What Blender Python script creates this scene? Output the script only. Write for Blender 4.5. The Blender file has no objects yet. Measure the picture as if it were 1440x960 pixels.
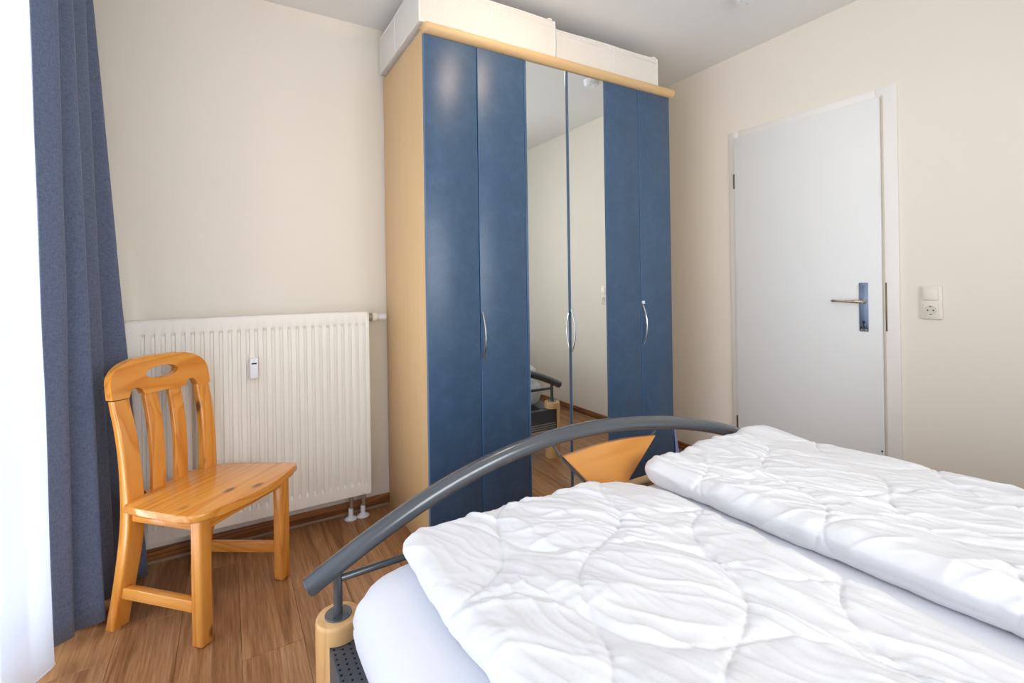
import bpy, bmesh, math, random
import numpy as np
from mathutils import Vector, Matrix, noise as mnoise

random.seed(7)
PI = math.pi
SC = bpy.context.scene
COL = SC.collection

# ------------------------------------------------------------------ camera
CAM_F, CAM_Y0, CAM_ROLL, CAM_YAW, CAM_H = 673.8, 397.4, -0.01494, 0.53636, 1.1501
cd = bpy.data.cameras.new('camera'); cam = bpy.data.objects.new('camera', cd); COL.objects.link(cam)
cd.sensor_fit = 'HORIZONTAL'; cd.sensor_width = 36.0; cd.lens = 36.0 * CAM_F / 1440.0
Fv = Vector((math.sin(CAM_YAW), math.cos(CAM_YAW), 0)); Rv = Vector((math.cos(CAM_YAW), -math.sin(CAM_YAW), 0)); Uv = Vector((0, 0, 1))
c_, s_ = math.cos(CAM_ROLL), math.sin(CAM_ROLL)
right = Rv * c_ + Uv * s_
up = Uv * c_ - Rv * s_
M = Matrix((right, up, -Fv)).transposed().to_4x4(); M.translation = Vector((0, 0, CAM_H))
cam.matrix_world = M
cd.shift_y = -(480 - CAM_Y0) / 1440.0
cd.clip_start = 0.02
SC.camera = cam

# ------------------------------------------------------------------ exposure, world, lights
SC.view_settings.view_transform = 'Standard'; SC.view_settings.look = 'None'
SC.view_settings.gamma = 1.0; SC.view_settings.use_curve_mapping = False
SC.view_settings.exposure = 0.0
W = bpy.data.worlds.new('daylight'); SC.world = W; W.use_nodes = True
bg = W.node_tree.nodes['Background']; bg.inputs['Color'].default_value = (0.86, 0.93, 1.0, 1); bg.inputs['Strength'].default_value = 2.2

def area(name, loc, rot, sx, sy, power, color):
    d = bpy.data.lights.new(name, 'AREA'); d.shape = 'RECTANGLE'; d.size = sx; d.size_y = sy; d.energy = power; d.color = color
    o = bpy.data.objects.new(name, d); COL.objects.link(o); o.location = loc; o.rotation_euler = rot; return o
# daylight at the balcony window in the left wall (just outside its glass)
area('window_daylight', (-0.80, 0.88, 1.2), (0, -PI / 2, 0), 2.25, 2.85, 112, (0.97, 0.985, 1.0))
# added fill light outside the unseen second window, behind the camera
area('rear_fill_light', (1.0, -1.32, 1.5), (PI / 2, 0, 0), 1.5, 1.3, 48, (0.99, 0.99, 1.0))

# ------------------------------------------------------------------ materials
def srgb(r, g, b):
    f = lambda c: (c / 255 / 12.92) if c / 255 <= 0.04045 else ((c / 255 + 0.055) / 1.055) ** 2.4
    return (f(r), f(g), f(b), 1)
class NT:
    def __init__(s, name):
        s.m = bpy.data.materials.new(name); s.m.use_nodes = True; s.n = s.m.node_tree.nodes; s.l = s.m.node_tree.links
        s.b = s.n['Principled BSDF']; s.out = s.n['Material Output']
    def add(s, t, **kw):
        n = s.n.new(t)
        for k, v in kw.items():
            if k in n.inputs.keys(): n.inputs[k].default_value = v
            else: setattr(n, k, v)
        return n
    def link(s, a, b): s.l.new(a, b)
    def math(s, op, a, b=None, c=None):
        n = s.n.new('ShaderNodeMath'); n.operation = op
        for i, v in enumerate((a, b, c)):
            if v is None: continue
            if isinstance(v, (int, float)): n.inputs[i].default_value = v
            else: s.l.new(v, n.inputs[i])
        return n.outputs[0]
    def coords(s, scale=(1, 1, 1), kind='Object', loc=(0, 0, 0)):
        t = s.n.new('ShaderNodeTexCoord'); m = s.n.new('ShaderNodeMapping'); s.l.new(t.outputs[kind], m.inputs['Vector'])
        m.inputs['Scale'].default_value = scale; m.inputs['Location'].default_value = loc; return m.outputs[0]
    def noise(s, vec, scale, detail=3, rough=0.5, dist=0.0):
        n = s.n.new('ShaderNodeTexNoise'); s.l.new(vec, n.inputs['Vector'])
        n.inputs['Scale'].default_value = scale; n.inputs['Detail'].default_value = detail
        n.inputs['Roughness'].default_value = rough; n.inputs['Distortion'].default_value = dist; return n.outputs['Fac']
    def ramp(s, fac, stops):
        r = s.n.new('ShaderNodeValToRGB'); s.l.new(fac, r.inputs[0]); e = r.color_ramp.elements
        while len(e) < len(stops): e.new(0.5)
        for i, (p, c) in enumerate(stops): e[i].position = p; e[i].color = c
        return r.outputs[0]
    def mix(s, fac, a, b, mode='MIX'):
        n = s.n.new('ShaderNodeMix'); n.data_type = 'RGBA'; n.blend_type = mode
        for v, i in ((fac, 0), (a, 6), (b, 7)):
            if isinstance(v, (int, float)): n.inputs[i].default_value = v
            elif isinstance(v, tuple): n.inputs[i].default_value = v
            else: s.l.new(v, n.inputs[i])
        return n.outputs[2]
    def bump(s, h, strength=0.3, dist=0.001):
        b = s.n.new('ShaderNodeBump'); s.l.new(h, b.inputs['Height']); b.inputs['Strength'].default_value = strength
        b.inputs['Distance'].default_value = dist; s.l.new(b.outputs[0], s.b.inputs['Normal'])
    def base(s, v):
        if isinstance(v, tuple): s.b.inputs['Base Color'].default_value = v
        else: s.l.new(v, s.b.inputs['Base Color'])
    def set(s, **kw):
        for k, v in kw.items(): s.b.inputs[k.replace('_', ' ')].default_value = v
        return s

def plain(name, col, rough=0.5, metal=0.0, bump=0.0, bscale=200, **kw):
    t = NT(name); n = t.noise(t.coords(), 6, 4)
    c = t.mix(t.math('MULTIPLY', n, 0.10), col, tuple(x * 0.8 for x in col[:3]) + (1,))
    t.base(c); t.set(Roughness=rough, Metallic=metal, **kw)
    if bump: t.bump(t.noise(t.coords(), bscale, 2), bump, 0.0006)
    return t.m

def wood(name, axis, light, mid, dark, rings=9.0, dens=5.0, rough=0.35, knots=0.0, fine=0.35, coat=0.0, rnd=False, contrast=(0.25, 0.55, 0.85), stretch=0.1, bump=0.08, rw=0.6):
    t = NT(name)
    sc = [1, 1, 1]; sc['XYZ'.index(axis)] = stretch
    if rnd:
        tc = t.n.new('ShaderNodeTexCoord'); oi = t.n.new('ShaderNodeObjectInfo')
        mm = t.n.new('ShaderNodeMapping'); t.l.new(tc.outputs['Object'], mm.inputs[0]); mm.inputs['Scale'].default_value = sc
        cb = t.n.new('ShaderNodeCombineXYZ')
        t.l.new(t.math('MULTIPLY', oi.outputs['Random'], 37.0), cb.inputs[0]); t.l.new(t.math('MULTIPLY', oi.outputs['Random'], 91.0), cb.inputs[1])
        va = t.n.new('ShaderNodeVectorMath'); va.operation = 'ADD'; t.l.new(mm.outputs[0], va.inputs[0]); t.l.new(cb.outputs[0], va.inputs[1])
        vec = va.outputs[0]
    else: vec = t.coords(tuple(sc))
    low = t.noise(vec, dens, 2, 0.45, 0.4)
    saw = t.math('FRACT', t.math('MULTIPLY', low, rings))
    ring = t.math('MULTIPLY', t.math('POWER', saw, 2.2), t.math('SMOOTH_MIN', t.math('MULTIPLY', t.math('SUBTRACT', 1.0, saw), 8.0), 1.0, 0.2))
    fi = t.noise(vec, dens * 22, 4, 0.65)
    v = t.math('ADD', t.math('MULTIPLY', ring, rw), t.math('MULTIPLY', fi, fine))
    v = t.math('ADD', v, t.math('MULTIPLY', t.noise(vec, dens * 1.7, 3), 0.30))
    c = t.ramp(v, [(contrast[0], light), (contrast[1], mid), (contrast[2], dark)])
    if knots > 0:
        s2 = [1, 1, 1]; s2['XYZ'.index(axis)] = 0.55
        kv = t.coords(tuple(s2), loc=(0.13, 0.07, 0.21)) if not rnd else vec
        vo = t.n.new('ShaderNodeTexVoronoi'); t.l.new(kv, vo.inputs['Vector']); vo.inputs['Scale'].default_value = 11.0
        sep = t.n.new('ShaderNodeSeparateColor'); t.l.new(vo.outputs['Color'], sep.inputs[0])
        on = t.math('GREATER_THAN', sep.outputs[0], 1 - knots)
        k = t.math('MULTIPLY', t.math('SUBTRACT', 1.0, t.math('SMOOTH_MIN', t.math('MULTIPLY', vo.outputs['Distance'], 5.5), 1.0, 0.3)), on)
        k = t.math('MAXIMUM', k, 0.0)
        c = t.mix(t.math('MINIMUM', t.math('MULTIPLY', k, 1.6), 0.85), c, (0.12, 0.035, 0.008, 1))
    if rnd:
        oi2 = t.n.new('ShaderNodeObjectInfo')
        hs = t.n.new('ShaderNodeHueSaturation'); t.l.new(c, hs.inputs['Color'])
        t.l.new(t.math('ADD', 0.9, t.math('MULTIPLY', oi2.outputs['Random'], 0.2)), hs.inputs['Value']); c = hs.outputs[0]
    t.base(c); t.set(Roughness=rough)
    if coat: t.set(Coat_Weight=coat, Coat_Roughness=0.15)
    if bump: t.bump(fi, bump, 0.0008)
    return t.m

def wallmat(name, col, rough=0.9):
    t = NT(name); n = t.noise(t.coords(), 3.0, 3)
    t.base(t.mix(n, col, tuple(x * 0.965 for x in col[:3]) + (1,))); t.set(Roughness=rough)
    t.bump(t.noise(t.coords(), 90, 3), 0.12, 0.001); return t.m

M_wall = wallmat('cream_wall', srgb(239, 231, 216))
M_ceil = wallmat('ceiling_paint', srgb(241, 239, 236))
FL = (srgb(204, 160, 116), srgb(168, 120, 79), srgb(110, 70, 40))
M_floor = wood('floor_plank_wood', 'Y', *FL, rings=7, dens=6, rough=0.36, knots=0.0, fine=0.85, rw=0.30, rnd=True, stretch=0.045, contrast=(0.36, 0.66, 1.0), bump=0.15)
M_under = plain('dark_joint', srgb(60, 40, 28), 0.8)
M_baseX = wood('skirting_wood_x', 'X', srgb(170, 114, 68), srgb(140, 88, 48), srgb(96, 56, 28), rough=0.4, dens=9)
M_baseY = wood('skirting_wood_y', 'Y', srgb(170, 114, 68), srgb(140, 88, 48), srgb(96, 56, 28), rough=0.4, dens=9)
M_strip = plain('skirting_strip', srgb(160, 136, 116), 0.35)
P = (srgb(236, 168, 82), srgb(219, 140, 52), srgb(172, 92, 24))
kw = dict(rings=14, dens=6, rough=0.26, knots=0.75, fine=0.25, coat=0.4, rw=0.42, contrast=(0.10, 0.50, 0.9), bump=0.03, stretch=0.07)
M_pineX = wood('pine_x', 'X', *P, **kw); M_pineY = wood('pine_y', 'Y', *P, **kw); M_pineZ = wood('pine_z', 'Z', *P, **kw)
BE = (srgb(224, 188, 138), srgb(218, 181, 130), srgb(206, 166, 115))
kb = dict(rings=4, dens=10, rough=0.42, fine=0.5, contrast=(0.1, 0.6, 1.1), bump=0.0, stretch=0.03, rw=0.25)
M_beechZ = wood('beech_z', 'Z', *BE, **kb); M_beechX = wood('beech_x', 'X', *BE, **kb)
M_beechP = wood('beech_post', 'Z', srgb(240, 196, 138), srgb(232, 184, 122), srgb(214, 160, 98), rings=4, dens=8, rough=0.35, fine=0.4, contrast=(0.1, 0.6, 1.1), bump=0.0, coat=0.2)
M_ply = wood('alder_panel', 'X', srgb(226, 160, 84), srgb(212, 142, 66), srgb(186, 116, 46), rings=3, dens=5, rough=0.33, fine=0.35, contrast=(0.1, 0.6, 1.1), bump=0.0, coat=0.3)
M_plyedge = plain('panel_edge', srgb(120, 78, 40), 0.5)

def bluemat():
    t = NT('blue_foil'); v = t.coords()
    n = t.noise(v, 14, 6, 0.7, 0.6); n2 = t.noise(v, 60, 3, 0.6)
    f = t.math('ADD', t.math('MULTIPLY', n, 0.75), t.math('MULTIPLY', n2, 0.25))
    t.base(t.ramp(f, [(0.33, srgb(54, 80, 108)), (0.52, srgb(60, 87, 116)), (0.68, srgb(69, 95, 123))]))
    t.set(Roughness=0.36); t.bump(n2, 0.06, 0.0008); return t.m
M_blue = bluemat()
M_blue_edge = plain('blue_edge', srgb(74, 112, 152), 0.35)
M_mirror = plain('mirror_glass', srgb(240, 243, 240), 0.008, 1.0)
M_mirror_edge = plain('mirror_bevel', srgb(215, 222, 220), 0.12, 0.8)
M_chrome = plain('satin_chrome', srgb(215, 215, 215), 0.18, 1.0)
M_nickel = plain('brushed_nickel', srgb(196, 186, 170), 0.25, 1.0)
M_grey = plain('grey_powder_coat', srgb(92, 97, 102), 0.27, 0.35, 0.0, Coat_Weight=0.4, Coat_Roughness=0.12)
M_greyflat = plain('grey_sheet_metal', srgb(84, 88, 95), 0.45, 0.2)
M_hole_shade = plain('hole_shade', srgb(14, 14, 16), 0.9)  # near-black that paints in the shade inside rails and door gaps
M_rad = plain('radiator_enamel', srgb(243, 239, 228), 0.32)
M_white = plain('white_plastic', srgb(238, 240, 243), 0.35)
M_cream = plain('cream_plastic', srgb(234, 226, 210), 0.35)
M_creamd = plain('cream_plastic_inner', srgb(214, 208, 188), 0.4)
M_black = plain('black_plastic', srgb(20, 20, 22), 0.4)
M_pipe = plain('dull_metal', srgb(168, 158, 144), 0.4, 0.3)
M_brass = plain('aged_metal', srgb(120, 108, 84), 0.35, 0.9)
M_door = plain('door_white', srgb(233, 234, 231), 0.4)
M_frame = plain('frame_white', srgb(238, 234, 228), 0.4)
M_frameedge = plain('seal_beige', srgb(206, 196, 172), 0.6)
M_bluefilm = plain('blue_film_plate', srgb(118, 132, 156), 0.3, 0.5)
def cloth(name, col, col2, scale=900, rough=0.9, bump=0.15, sheen=0.2):
    t = NT(name)
    wv = t.coords((1, 1, 0.25)); wh = t.coords((0.25, 0.25, 1))
    n = t.math('MULTIPLY', t.math('ADD', t.noise(wv, scale * 0.4, 3, 0.7), t.noise(wh, scale * 0.4, 3, 0.7)), 0.5)
    t.base(t.ramp(n, [(0.38, col), (0.62, col2)])); t.set(Roughness=rough, Sheen_Weight=sheen); t.bump(n, bump, 0.0006); return t.m
M_curtain = cloth('blue_curtain_cloth', srgb(82, 94, 120), srgb(106, 118, 144), 700, bump=0.2)
M_boxcloth = cloth('white_box_cloth', srgb(226, 219, 209), srgb(231, 225, 216), 600, bump=0.05)
M_boxtrim = cloth('white_box_trim', srgb(234, 231, 226), srgb(238, 236, 232), 600)
M_lilac = cloth('lilac_cloth', srgb(128, 142, 192), srgb(146, 160, 206), 600)
def cotton(name, c1, c2):
    t = NT(name); n = t.noise(t.coords(), 500, 3, 0.6); m = t.noise(t.coords(), 60, 4, 0.6)
    t.base(t.ramp(n, [(0.3, c1), (0.7, c2)])); t.set(Roughness=0.85, Sheen_Weight=0.25)
    t.bump(t.math('ADD', t.math('MULTIPLY', n, 0.3), m), 0.18, 0.0012); return t.m
M_duvet = cotton('duvet_cotton', srgb(226, 227, 230), srgb(232, 233, 236))
M_sheet = cotton('sheet_cotton', srgb(222, 224, 232), srgb(228, 230, 237))
def sheer():
    t = NT('sheer_voile'); n, l = t.n, t.l
    tr = n.new('ShaderNodeBsdfTransparent'); tr.inputs[0].default_value = (1, 1, 1, 1)
    tl = n.new('ShaderNodeBsdfTranslucent'); tl.inputs[0].default_value = (0.46, 0.52, 0.64, 1)
    df = n.new('ShaderNodeBsdfDiffuse'); df.inputs[0].default_value = (0.93, 0.94, 0.97, 1)
    m1 = n.new('ShaderNodeMixShader'); m1.inputs[0].default_value = 0.45; l.new(tl.outputs[0], m1.inputs[1]); l.new(df.outputs[0], m1.inputs[2])
    w = t.noise(t.coords((1, 1, 1)), 800, 2)
    f = t.math('ADD', 0.72, t.math('MULTIPLY', w, 0.16))
    m2 = n.new('ShaderNodeMixShader'); l.new(f, m2.inputs[0]); l.new(tr.outputs[0], m2.inputs[1]); l.new(m1.outputs[0], m2.inputs[2])
    l.new(m2.outputs[0], t.out.inputs[0]); return t.m
M_sheer = sheer()
M_hem = cloth('sheer_hem', srgb(235, 238, 246), srgb(245, 247, 252), 600)
def glass():
    t = NT('window_glass'); n, l = t.n, t.l
    tr = n.new('ShaderNodeBsdfTransparent'); gl = n.new('ShaderNodeBsdfGlossy'); gl.inputs['Roughness'].default_value = 0.0
    fr = n.new('ShaderNodeFresnel'); fr.inputs[0].default_value = 1.45
    m = n.new('ShaderNodeMixShader'); l.new(fr.outputs[0], m.inputs[0]); l.new(tr.outputs[0], m.inputs[1]); l.new(gl.outputs[0], m.inputs[2])
    l.new(m.outputs[0], t.out.inputs[0]); return t.m
M_glass = glass()

# ------------------------------------------------------------------ object helpers
def thing(name, label, cat, loc=(0, 0, 0), rotz=0.0, group=None, kind=None):
    o = bpy.data.objects.new(name, None); o.empty_display_size = 0.05; COL.objects.link(o)
    o.location = loc; o.rotation_euler = (0, 0, rotz)
    if kind: o['kind'] = kind
    if label: o['label'] = label
    if cat: o['category'] = cat
    if group: o['group'] = group
    return o
def tag(o, label, cat, group=None):
    o['label'] = label; o['category'] = cat
    if group: o['group'] = group
    return o
def wloc(o):
    v = Vector((0, 0, 0))
    while o is not None: v += Vector(o.location); o = o.parent
    return v
def finish(name, me, mat, parent, loc, local, smooth, angle, label):
    off = wloc(parent) if (parent is not None and not local) else Vector((0, 0, 0))
    L = Vector(loc) if loc is not None else Vector((0, 0, 0))
    if off.length or L.length: me.transform(Matrix.Translation(-(off + L)) if not local else Matrix.Translation(-L))
    for m in (mat if isinstance(mat, (list, tuple)) else [mat]): me.materials.append(m)
    if smooth:
        me.polygons.foreach_set('use_smooth', [True] * len(me.polygons))
        if angle: me.set_sharp_from_angle(angle=angle)
    o = bpy.data.objects.new(name, me); COL.objects.link(o); o.parent = parent; o.location = L
    if label: o['label'] = label
    return o
def mk(name, bm, mat, parent=None, loc=None, local=False, smooth=True, angle=0.6, label=None):
    bmesh.ops.recalc_face_normals(bm, faces=bm.faces)
    me = bpy.data.meshes.new(name); bm.to_mesh(me); bm.free()
    return finish(name, me, mat, parent, loc, local, smooth, angle, label)
def mkpy(name, verts, faces, mat, parent=None, loc=None, local=False, smooth=True, angle=None, label=None):
    me = bpy.data.meshes.new(name); me.from_pydata([tuple(v) for v in verts], [], [tuple(f) for f in faces]); me.validate(); me.update()
    return finish(name, me, mat, parent, loc, local, smooth, angle, label)
def struct(o): o['kind'] = 'structure'; return o
def B(): return bmesh.new()
def box(bm, x0, x1, y0, y1, z0, z1, bev=0.0, seg=2, mat=0):
    t = bmesh.new()
    vs = [t.verts.new((x, y, z)) for z in (z0, z1) for y in (y0, y1) for x in (x0, x1)]
    for f in ((0, 2, 3, 1), (4, 5, 7, 6), (0, 1, 5, 4), (2, 6, 7, 3), (0, 4, 6, 2), (1, 3, 7, 5)): t.faces.new([vs[i] for i in f])
    if bev: bmesh.ops.bevel(t, geom=list(t.edges), offset=bev, segments=seg, affect='EDGES', profile=0.5)
    merge(bm, t, mat); return bm
def merge(bm, t, mat=0):
    m = {}
    for v in t.verts: m[v] = bm.verts.new(v.co)
    for f in t.faces:
        try: nf = bm.faces.new([m[v] for v in f.verts]); nf.material_index = mat if mat else f.material_index
        except ValueError: pass
    t.free()
def prism(bm, pts, axis, d0, d1, bev=0.0, seg=2, mat=0):
    """extrude the 2-D outline pts along axis; (a,b) are the other two axes in order"""
    t = bmesh.new()
    def P3(a, b, d): return {'X': (d, a, b), 'Y': (a, d, b), 'Z': (a, b, d)}[axis]
    A = [t.verts.new(P3(a, b, d0)) for a, b in pts]; C = [t.verts.new(P3(a, b, d1)) for a, b in pts]
    n = len(pts); t.faces.new(A); t.faces.new(C[::-1])
    for i in range(n): t.faces.new((A[i], C[i], C[(i + 1) % n], A[(i + 1) % n]))
    if bev:
        es = [e for e in t.edges if e.calc_face_angle(0) > 0.9 or (len(e.link_faces) == 2 and any(len(f.verts) == n and n > 4 for f in e.link_faces))]
        bmesh.ops.bevel(t, geom=es, offset=bev, segments=seg, affect='EDGES', profile=0.5)
    merge(bm, t, mat); return bm
def tube(bm, pts, r, n=12, caps=True, mat=0):
    pts = [Vector(p) for p in pts]; rs = r if isinstance(r, (list, tuple)) else [r] * len(pts); rings = []
    T0 = (pts[1] - pts[0]).normalized(); ref = Vector((0, 0, 1)) if abs(T0.z) < 0.9 else Vector((1, 0, 0))
    u = T0.cross(ref).normalized()
    for i, p in enumerate(pts):
        T = (pts[min(i + 1, len(pts) - 1)] - pts[max(i - 1, 0)]).normalized()
        u = (u - T * u.dot(T)).normalized(); v = T.cross(u)
        rings.append([bm.verts.new(p + (u * math.cos(2 * PI * k / n) + v * math.sin(2 * PI * k / n)) * rs[i]) for k in range(n)])
    for a, b in zip(rings, rings[1:]):
        for k in range(n): f = bm.faces.new((a[k], a[(k + 1) % n], b[(k + 1) % n], b[k])); f.material_index = mat
    if caps: 
        f = bm.faces.new(rings[0]); f.material_index = mat; f = bm.faces.new(rings[-1][::-1]); f.material_index = mat
    return bm
def lathe(bm, prof, c, axis='Z', n=24, mat=0):
    """prof = (radius, distance along axis)"""
    rings = []
    for r, d in prof:
        ring = []
        for k in range(n):
            a = 2 * PI * k / n; x, y = r * math.cos(a), r * math.sin(a)
            q = {'Z': (x, y, d), 'X': (d, x, y), 'Y': (x, d, y)}[axis]
            ring.append(bm.verts.new((c[0] + q[0], c[1] + q[1], c[2] + q[2])))
        rings.append(ring)
    for a, b in zip(rings, rings[1:]):
        for k in range(n): f = bm.faces.new((a[k], a[(k + 1) % n], b[(k + 1) % n], b[k])); f.material_index = mat
    for rg in (rings[0], rings[-1]):
        f = bm.faces.new(rg); f.material_index = mat
    return bm
def crm(P, n):
    """Catmull-Rom through the points, n samples per span"""
    P = np.array(P, float); Q = np.vstack([2 * P[0] - P[1], P, 2 * P[-1] - P[-2]]); out = []
    for i in range(1, len(Q) - 2):
        for t in np.linspace(0, 1, n, endpoint=False):
            a, b, c, d = Q[i - 1:i + 3]
            out.append(0.5 * ((2 * b) + (c - a) * t + (2 * a - 5 * b + 4 * c - d) * t * t + (-a + 3 * b - 3 * c + d) * t ** 3))
    out.append(Q[-2]); return np.array(out)
def grid_faces(nu, nv, wrap=False):
    i = np.arange(nu - 1)[:, None]; j = np.arange(nv - 1)[None, :]
    a = (i * nv + j).ravel(); return np.stack([a, a + 1, a + nv + 1, a + nv], 1).tolist()

# ------------------------------------------------------------------ dimensions
XL, XR, YB, YF, ZC = -0.60, 2.6215, 2.5024, -1.15, 2.483
TH = 0.22
# ------------------------------------------------------------------ floor with planks
PW, PL_ = 0.176, 1.24
floor = struct(mk('floor', box(B(), XL - TH, XR + TH, YF - TH, YB + TH, -0.12, -0.004), M_under))
col = 0; x = XL - 0.045
# joints seen in the photograph: y=2.07 at x=-0.21, y=2.315 at x=-0.06
cols = []
xs = -0.063 - PW * 0.5
k0 = math.ceil((xs - XL) / PW)
x = xs - k0 * PW
mesh_cache = {}
rr = random.Random(3)
k = 0
while x < XR:
    x0, x1 = max(x, XL), min(x + PW, XR)
    if x1 - x0 > 0.01:
        xc = (x + x + PW) / 2
        if abs(xc + 0.063) < 0.02: ph = 2.315
        elif abs(xc + 0.063 + PW) < 0.02: ph = 2.07
        else: ph = rr.uniform(0, PL_)
        y = ph
        while y > YF: y -= PL_
        while y < YB:
            y0, y1 = max(y, YF), min(y + PL_, YB)
            if y1 - y0 > 0.01:
                key = (round(x1 - x0, 3), round(y1 - y0, 3))
                w2, l2 = (x1 - x0) / 2, (y1 - y0) / 2
                if key not in mesh_cache:
                    o = mk('plank', box(B(), -w2 + .0004, w2 - .0004, -l2 + .0004, l2 - .0004, -0.004, 0.0, 0.0006, 1), M_floor, None, smooth=False)
                    mesh_cache[key] = o.data
                else:
                    o = bpy.data.objects.new('plank', mesh_cache[key]); COL.objects.link(o)
                o.parent = floor; o.location = ((x0 + x1) / 2, (y0 + y1) / 2, 0)
            y += PL_
    x += PW

# ------------------------------------------------------------------ walls, ceiling
struct(mk('ceiling', box(B(), XL - TH, XR + TH, YF - TH, YB + TH, ZC, ZC + 0.15), M_ceil))
struct(mk('wall_back', box(B(), XL - TH, XR + TH, YB, YB + TH, 0, ZC), M_wall))
# unseen wall behind the camera, with an added window opening for the fill light
b = B(); WX0, WX1, WZ0, WZ1 = 0.25, 1.75, 0.85, 2.15
box(b, XL - TH, WX0, YF - TH, YF, 0, ZC); box(b, WX1, XR + TH, YF - TH, YF, 0, ZC)
box(b, WX0, WX1, YF - TH, YF, 0, WZ0); box(b, WX0, WX1, YF - TH, YF, WZ1, ZC)
struct(mk('wall_rear', b, M_wall))
# left wall with the balcony door opening
LY0, LY1, LZ1 = -0.55, 2.32, 2.28
b = B(); box(b, XL - TH, XL, YF, LY0, 0, ZC); box(b, XL - TH, XL, LY1, YB, 0, ZC); box(b, XL - TH, XL, LY0, LY1, LZ1, ZC)
struct(mk('wall_left', b, M_wall))
# right wall with the door opening
DY0, DY1, DZ = 1.045, 1.755, 1.992
b = B(); box(b, XR, XR + TH, YF, DY0, 0, ZC); box(b, XR, XR + TH, DY1, YB, 0, ZC); box(b, XR, XR + TH, DY0, DY1, DZ, ZC)
struct(mk('wall_right', b, M_wall))

# skirting boards
def skirt(name, axis, a0, a1, wall, inward, mat):
    root = struct(thing(name, None, None, (0, 0, 0), kind='structure'))
    for nm, t, z0, z1, m in (('board', 0.012, 0.012, 0.062, mat), ('bottom_strip', 0.016, 0.0, 0.013, M_strip)):
        w0, w1 = sorted((wall, wall + inward * t)); bb = B()
        if axis == 'X': box(bb, a0, a1, w0, w1, z0, z1, 0.003)
        else: box(bb, w0, w1, a0, a1, z0, z1, 0.003)
        mk(nm, bb, m, root, local=True)
skirt('baseboard_back', 'X', XL, XR, YB, -1, M_baseX)
skirt('baseboard_right', 'Y', YF, 0.966, XR, -1, M_baseY)
skirt('baseboard_right_corner', 'Y', 1.808, YB - 0.017, XR, -1, M_baseY)
skirt('baseboard_left', 'Y', 2.33, YB - 0.017, XL, 1, M_baseY)
skirt('baseboard_rear', 'X', XL, XR - 0.017, YF, 1, M_baseX)

# windows
def window(name, axis, a0, a1, z0, z1, wall, outward, mull):
    root = thing(name, None, None, (0, 0, 0), kind='structure')
    d0, d1 = sorted((wall + outward * 0.06, wall + outward * 0.13)); m0, m1 = sorted((wall + outward * 0.09, wall + outward * 0.10))
    def bx(bb, p0, p1, q0, q1, e0, e1, bev=0.004):
        if axis == 'Y': box(bb, e0, e1, p0, p1, q0, q1, bev)
        else: box(bb, p0, p1, e0, e1, q0, q1, bev)
    fr = B(); w = 0.06
    bx(fr, a0, a0 + w, z0, z1, d0, d1); bx(fr, a1 - w, a1, z0, z1, d0, d1); bx(fr, a0 + w, a1 - w, z0, z0 + w, d0, d1); bx(fr, a0 + w, a1 - w, z1 - w, z1, d0, d1)
    for mm in mull: bx(fr, mm - w * 0.6, mm + w * 0.6, z0 + w, z1 - w, d0, d1)
    mk('window_frame', fr, M_frame, root, local=True)
    edges = [a0 + w] + [v for mm in mull for v in (mm - w * 0.6, mm + w * 0.6)] + [a1 - w]
    for i in range(0, len(edges), 2):
        g = B(); bx(g, edges[i], edges[i + 1], z0 + w, z1 - w, m0, m1, 0); mk('pane', g, M_glass, root, local=True, smooth=False)
    return root
window('window_1', 'Y', LY0, LY1, 0.0, LZ1, XL, -1, [0.885])
window('window_2', 'X', WX0, WX1, WZ0, WZ1, YF, -1, [1.0])  # unseen window, added along with the rear fill light

# ------------------------------------------------------------------ the door in the right wall
door = thing('door_1', None, None, (XR, 1.4, 0), kind='structure')
fy0, fy1, fz = 0.9673, 1.8065, 2.0275
b = B(); cx0 = XR - 0.010
for (a0, a1, q0, q1) in ((fy0, 1.05, 0, fz), (1.75, fy1, 0, fz), (1.05, 1.75, 1.975, fz)):
    box(b, cx0, XR, a0, a1, q0, q1, 0.0025)
box(b, XR, XR + TH, DY0 - 0.0, DY0 + 0.02, 0, DZ); box(b, XR, XR + TH, DY1 - 0.02, DY1, 0, DZ); box(b, XR, XR + TH, DY0 + .02, DY1 - .02, DZ - 0.02, DZ)
mk('door_frame', b, M_frame, door)
b = B(); box(b, cx0 - 0.003, cx0 + 0.002, 1.0205, 1.0265, 0.005, 1.99); mk('door_seal', b, M_frameedge, door)
leaf = mk('door_leaf', box(B(), XR - 0.026, XR - 0.010, 1.0293, 1.7650, 0.006, 1.985, 0.003), M_door, door)
xf = XR - 0.026
pl = mk('handle_plate', box(B(), xf - 0.004, xf, 1.083, 1.121, 0.894, 1.125, 0.0018), M_bluefilm, door, label='blue-grey metal door handle plate with keyhole')
b = B(); lathe(b, [(0.0065, -0.0010), (0.0065, 0.0)], (xf - 0.0042, 1.102, 0.938), 'X', 14); box(b, xf - 0.0052, xf - 0.004, 1.0995, 1.1045, 0.916, 0.938)
mk('keyhole', b, M_black, pl, loc=(0, 0, 0))
b = B()
for (yy, zz) in ((1.102, 1.117), (1.092, 0.902), (1.112, 0.902)): lathe(b, [(0.003, -0.0012), (0.003, 0)], (xf - 0.004, yy, zz), 'X', 10)
mk('plate_screws', b, M_nickel, pl)
b = B()
for i in range(16):
    yy = 1.087 + rr.random() * 0.030; zz = 0.916 - rr.random() * 0.012 + (0.004 if i % 3 else 0)
    box(b, xf - 0.0046, xf - 0.004, yy - 0.0012, yy + 0.0012, zz - 0.004, zz + 0.004)
mk('worn_film_patches', b, M_black, pl)
b = B(); lathe(b, [(0.012, -0.006), (0.013, -0.002), (0.013, 0)], (xf - 0.004, 1.102, 1.037), 'X', 18)
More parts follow.
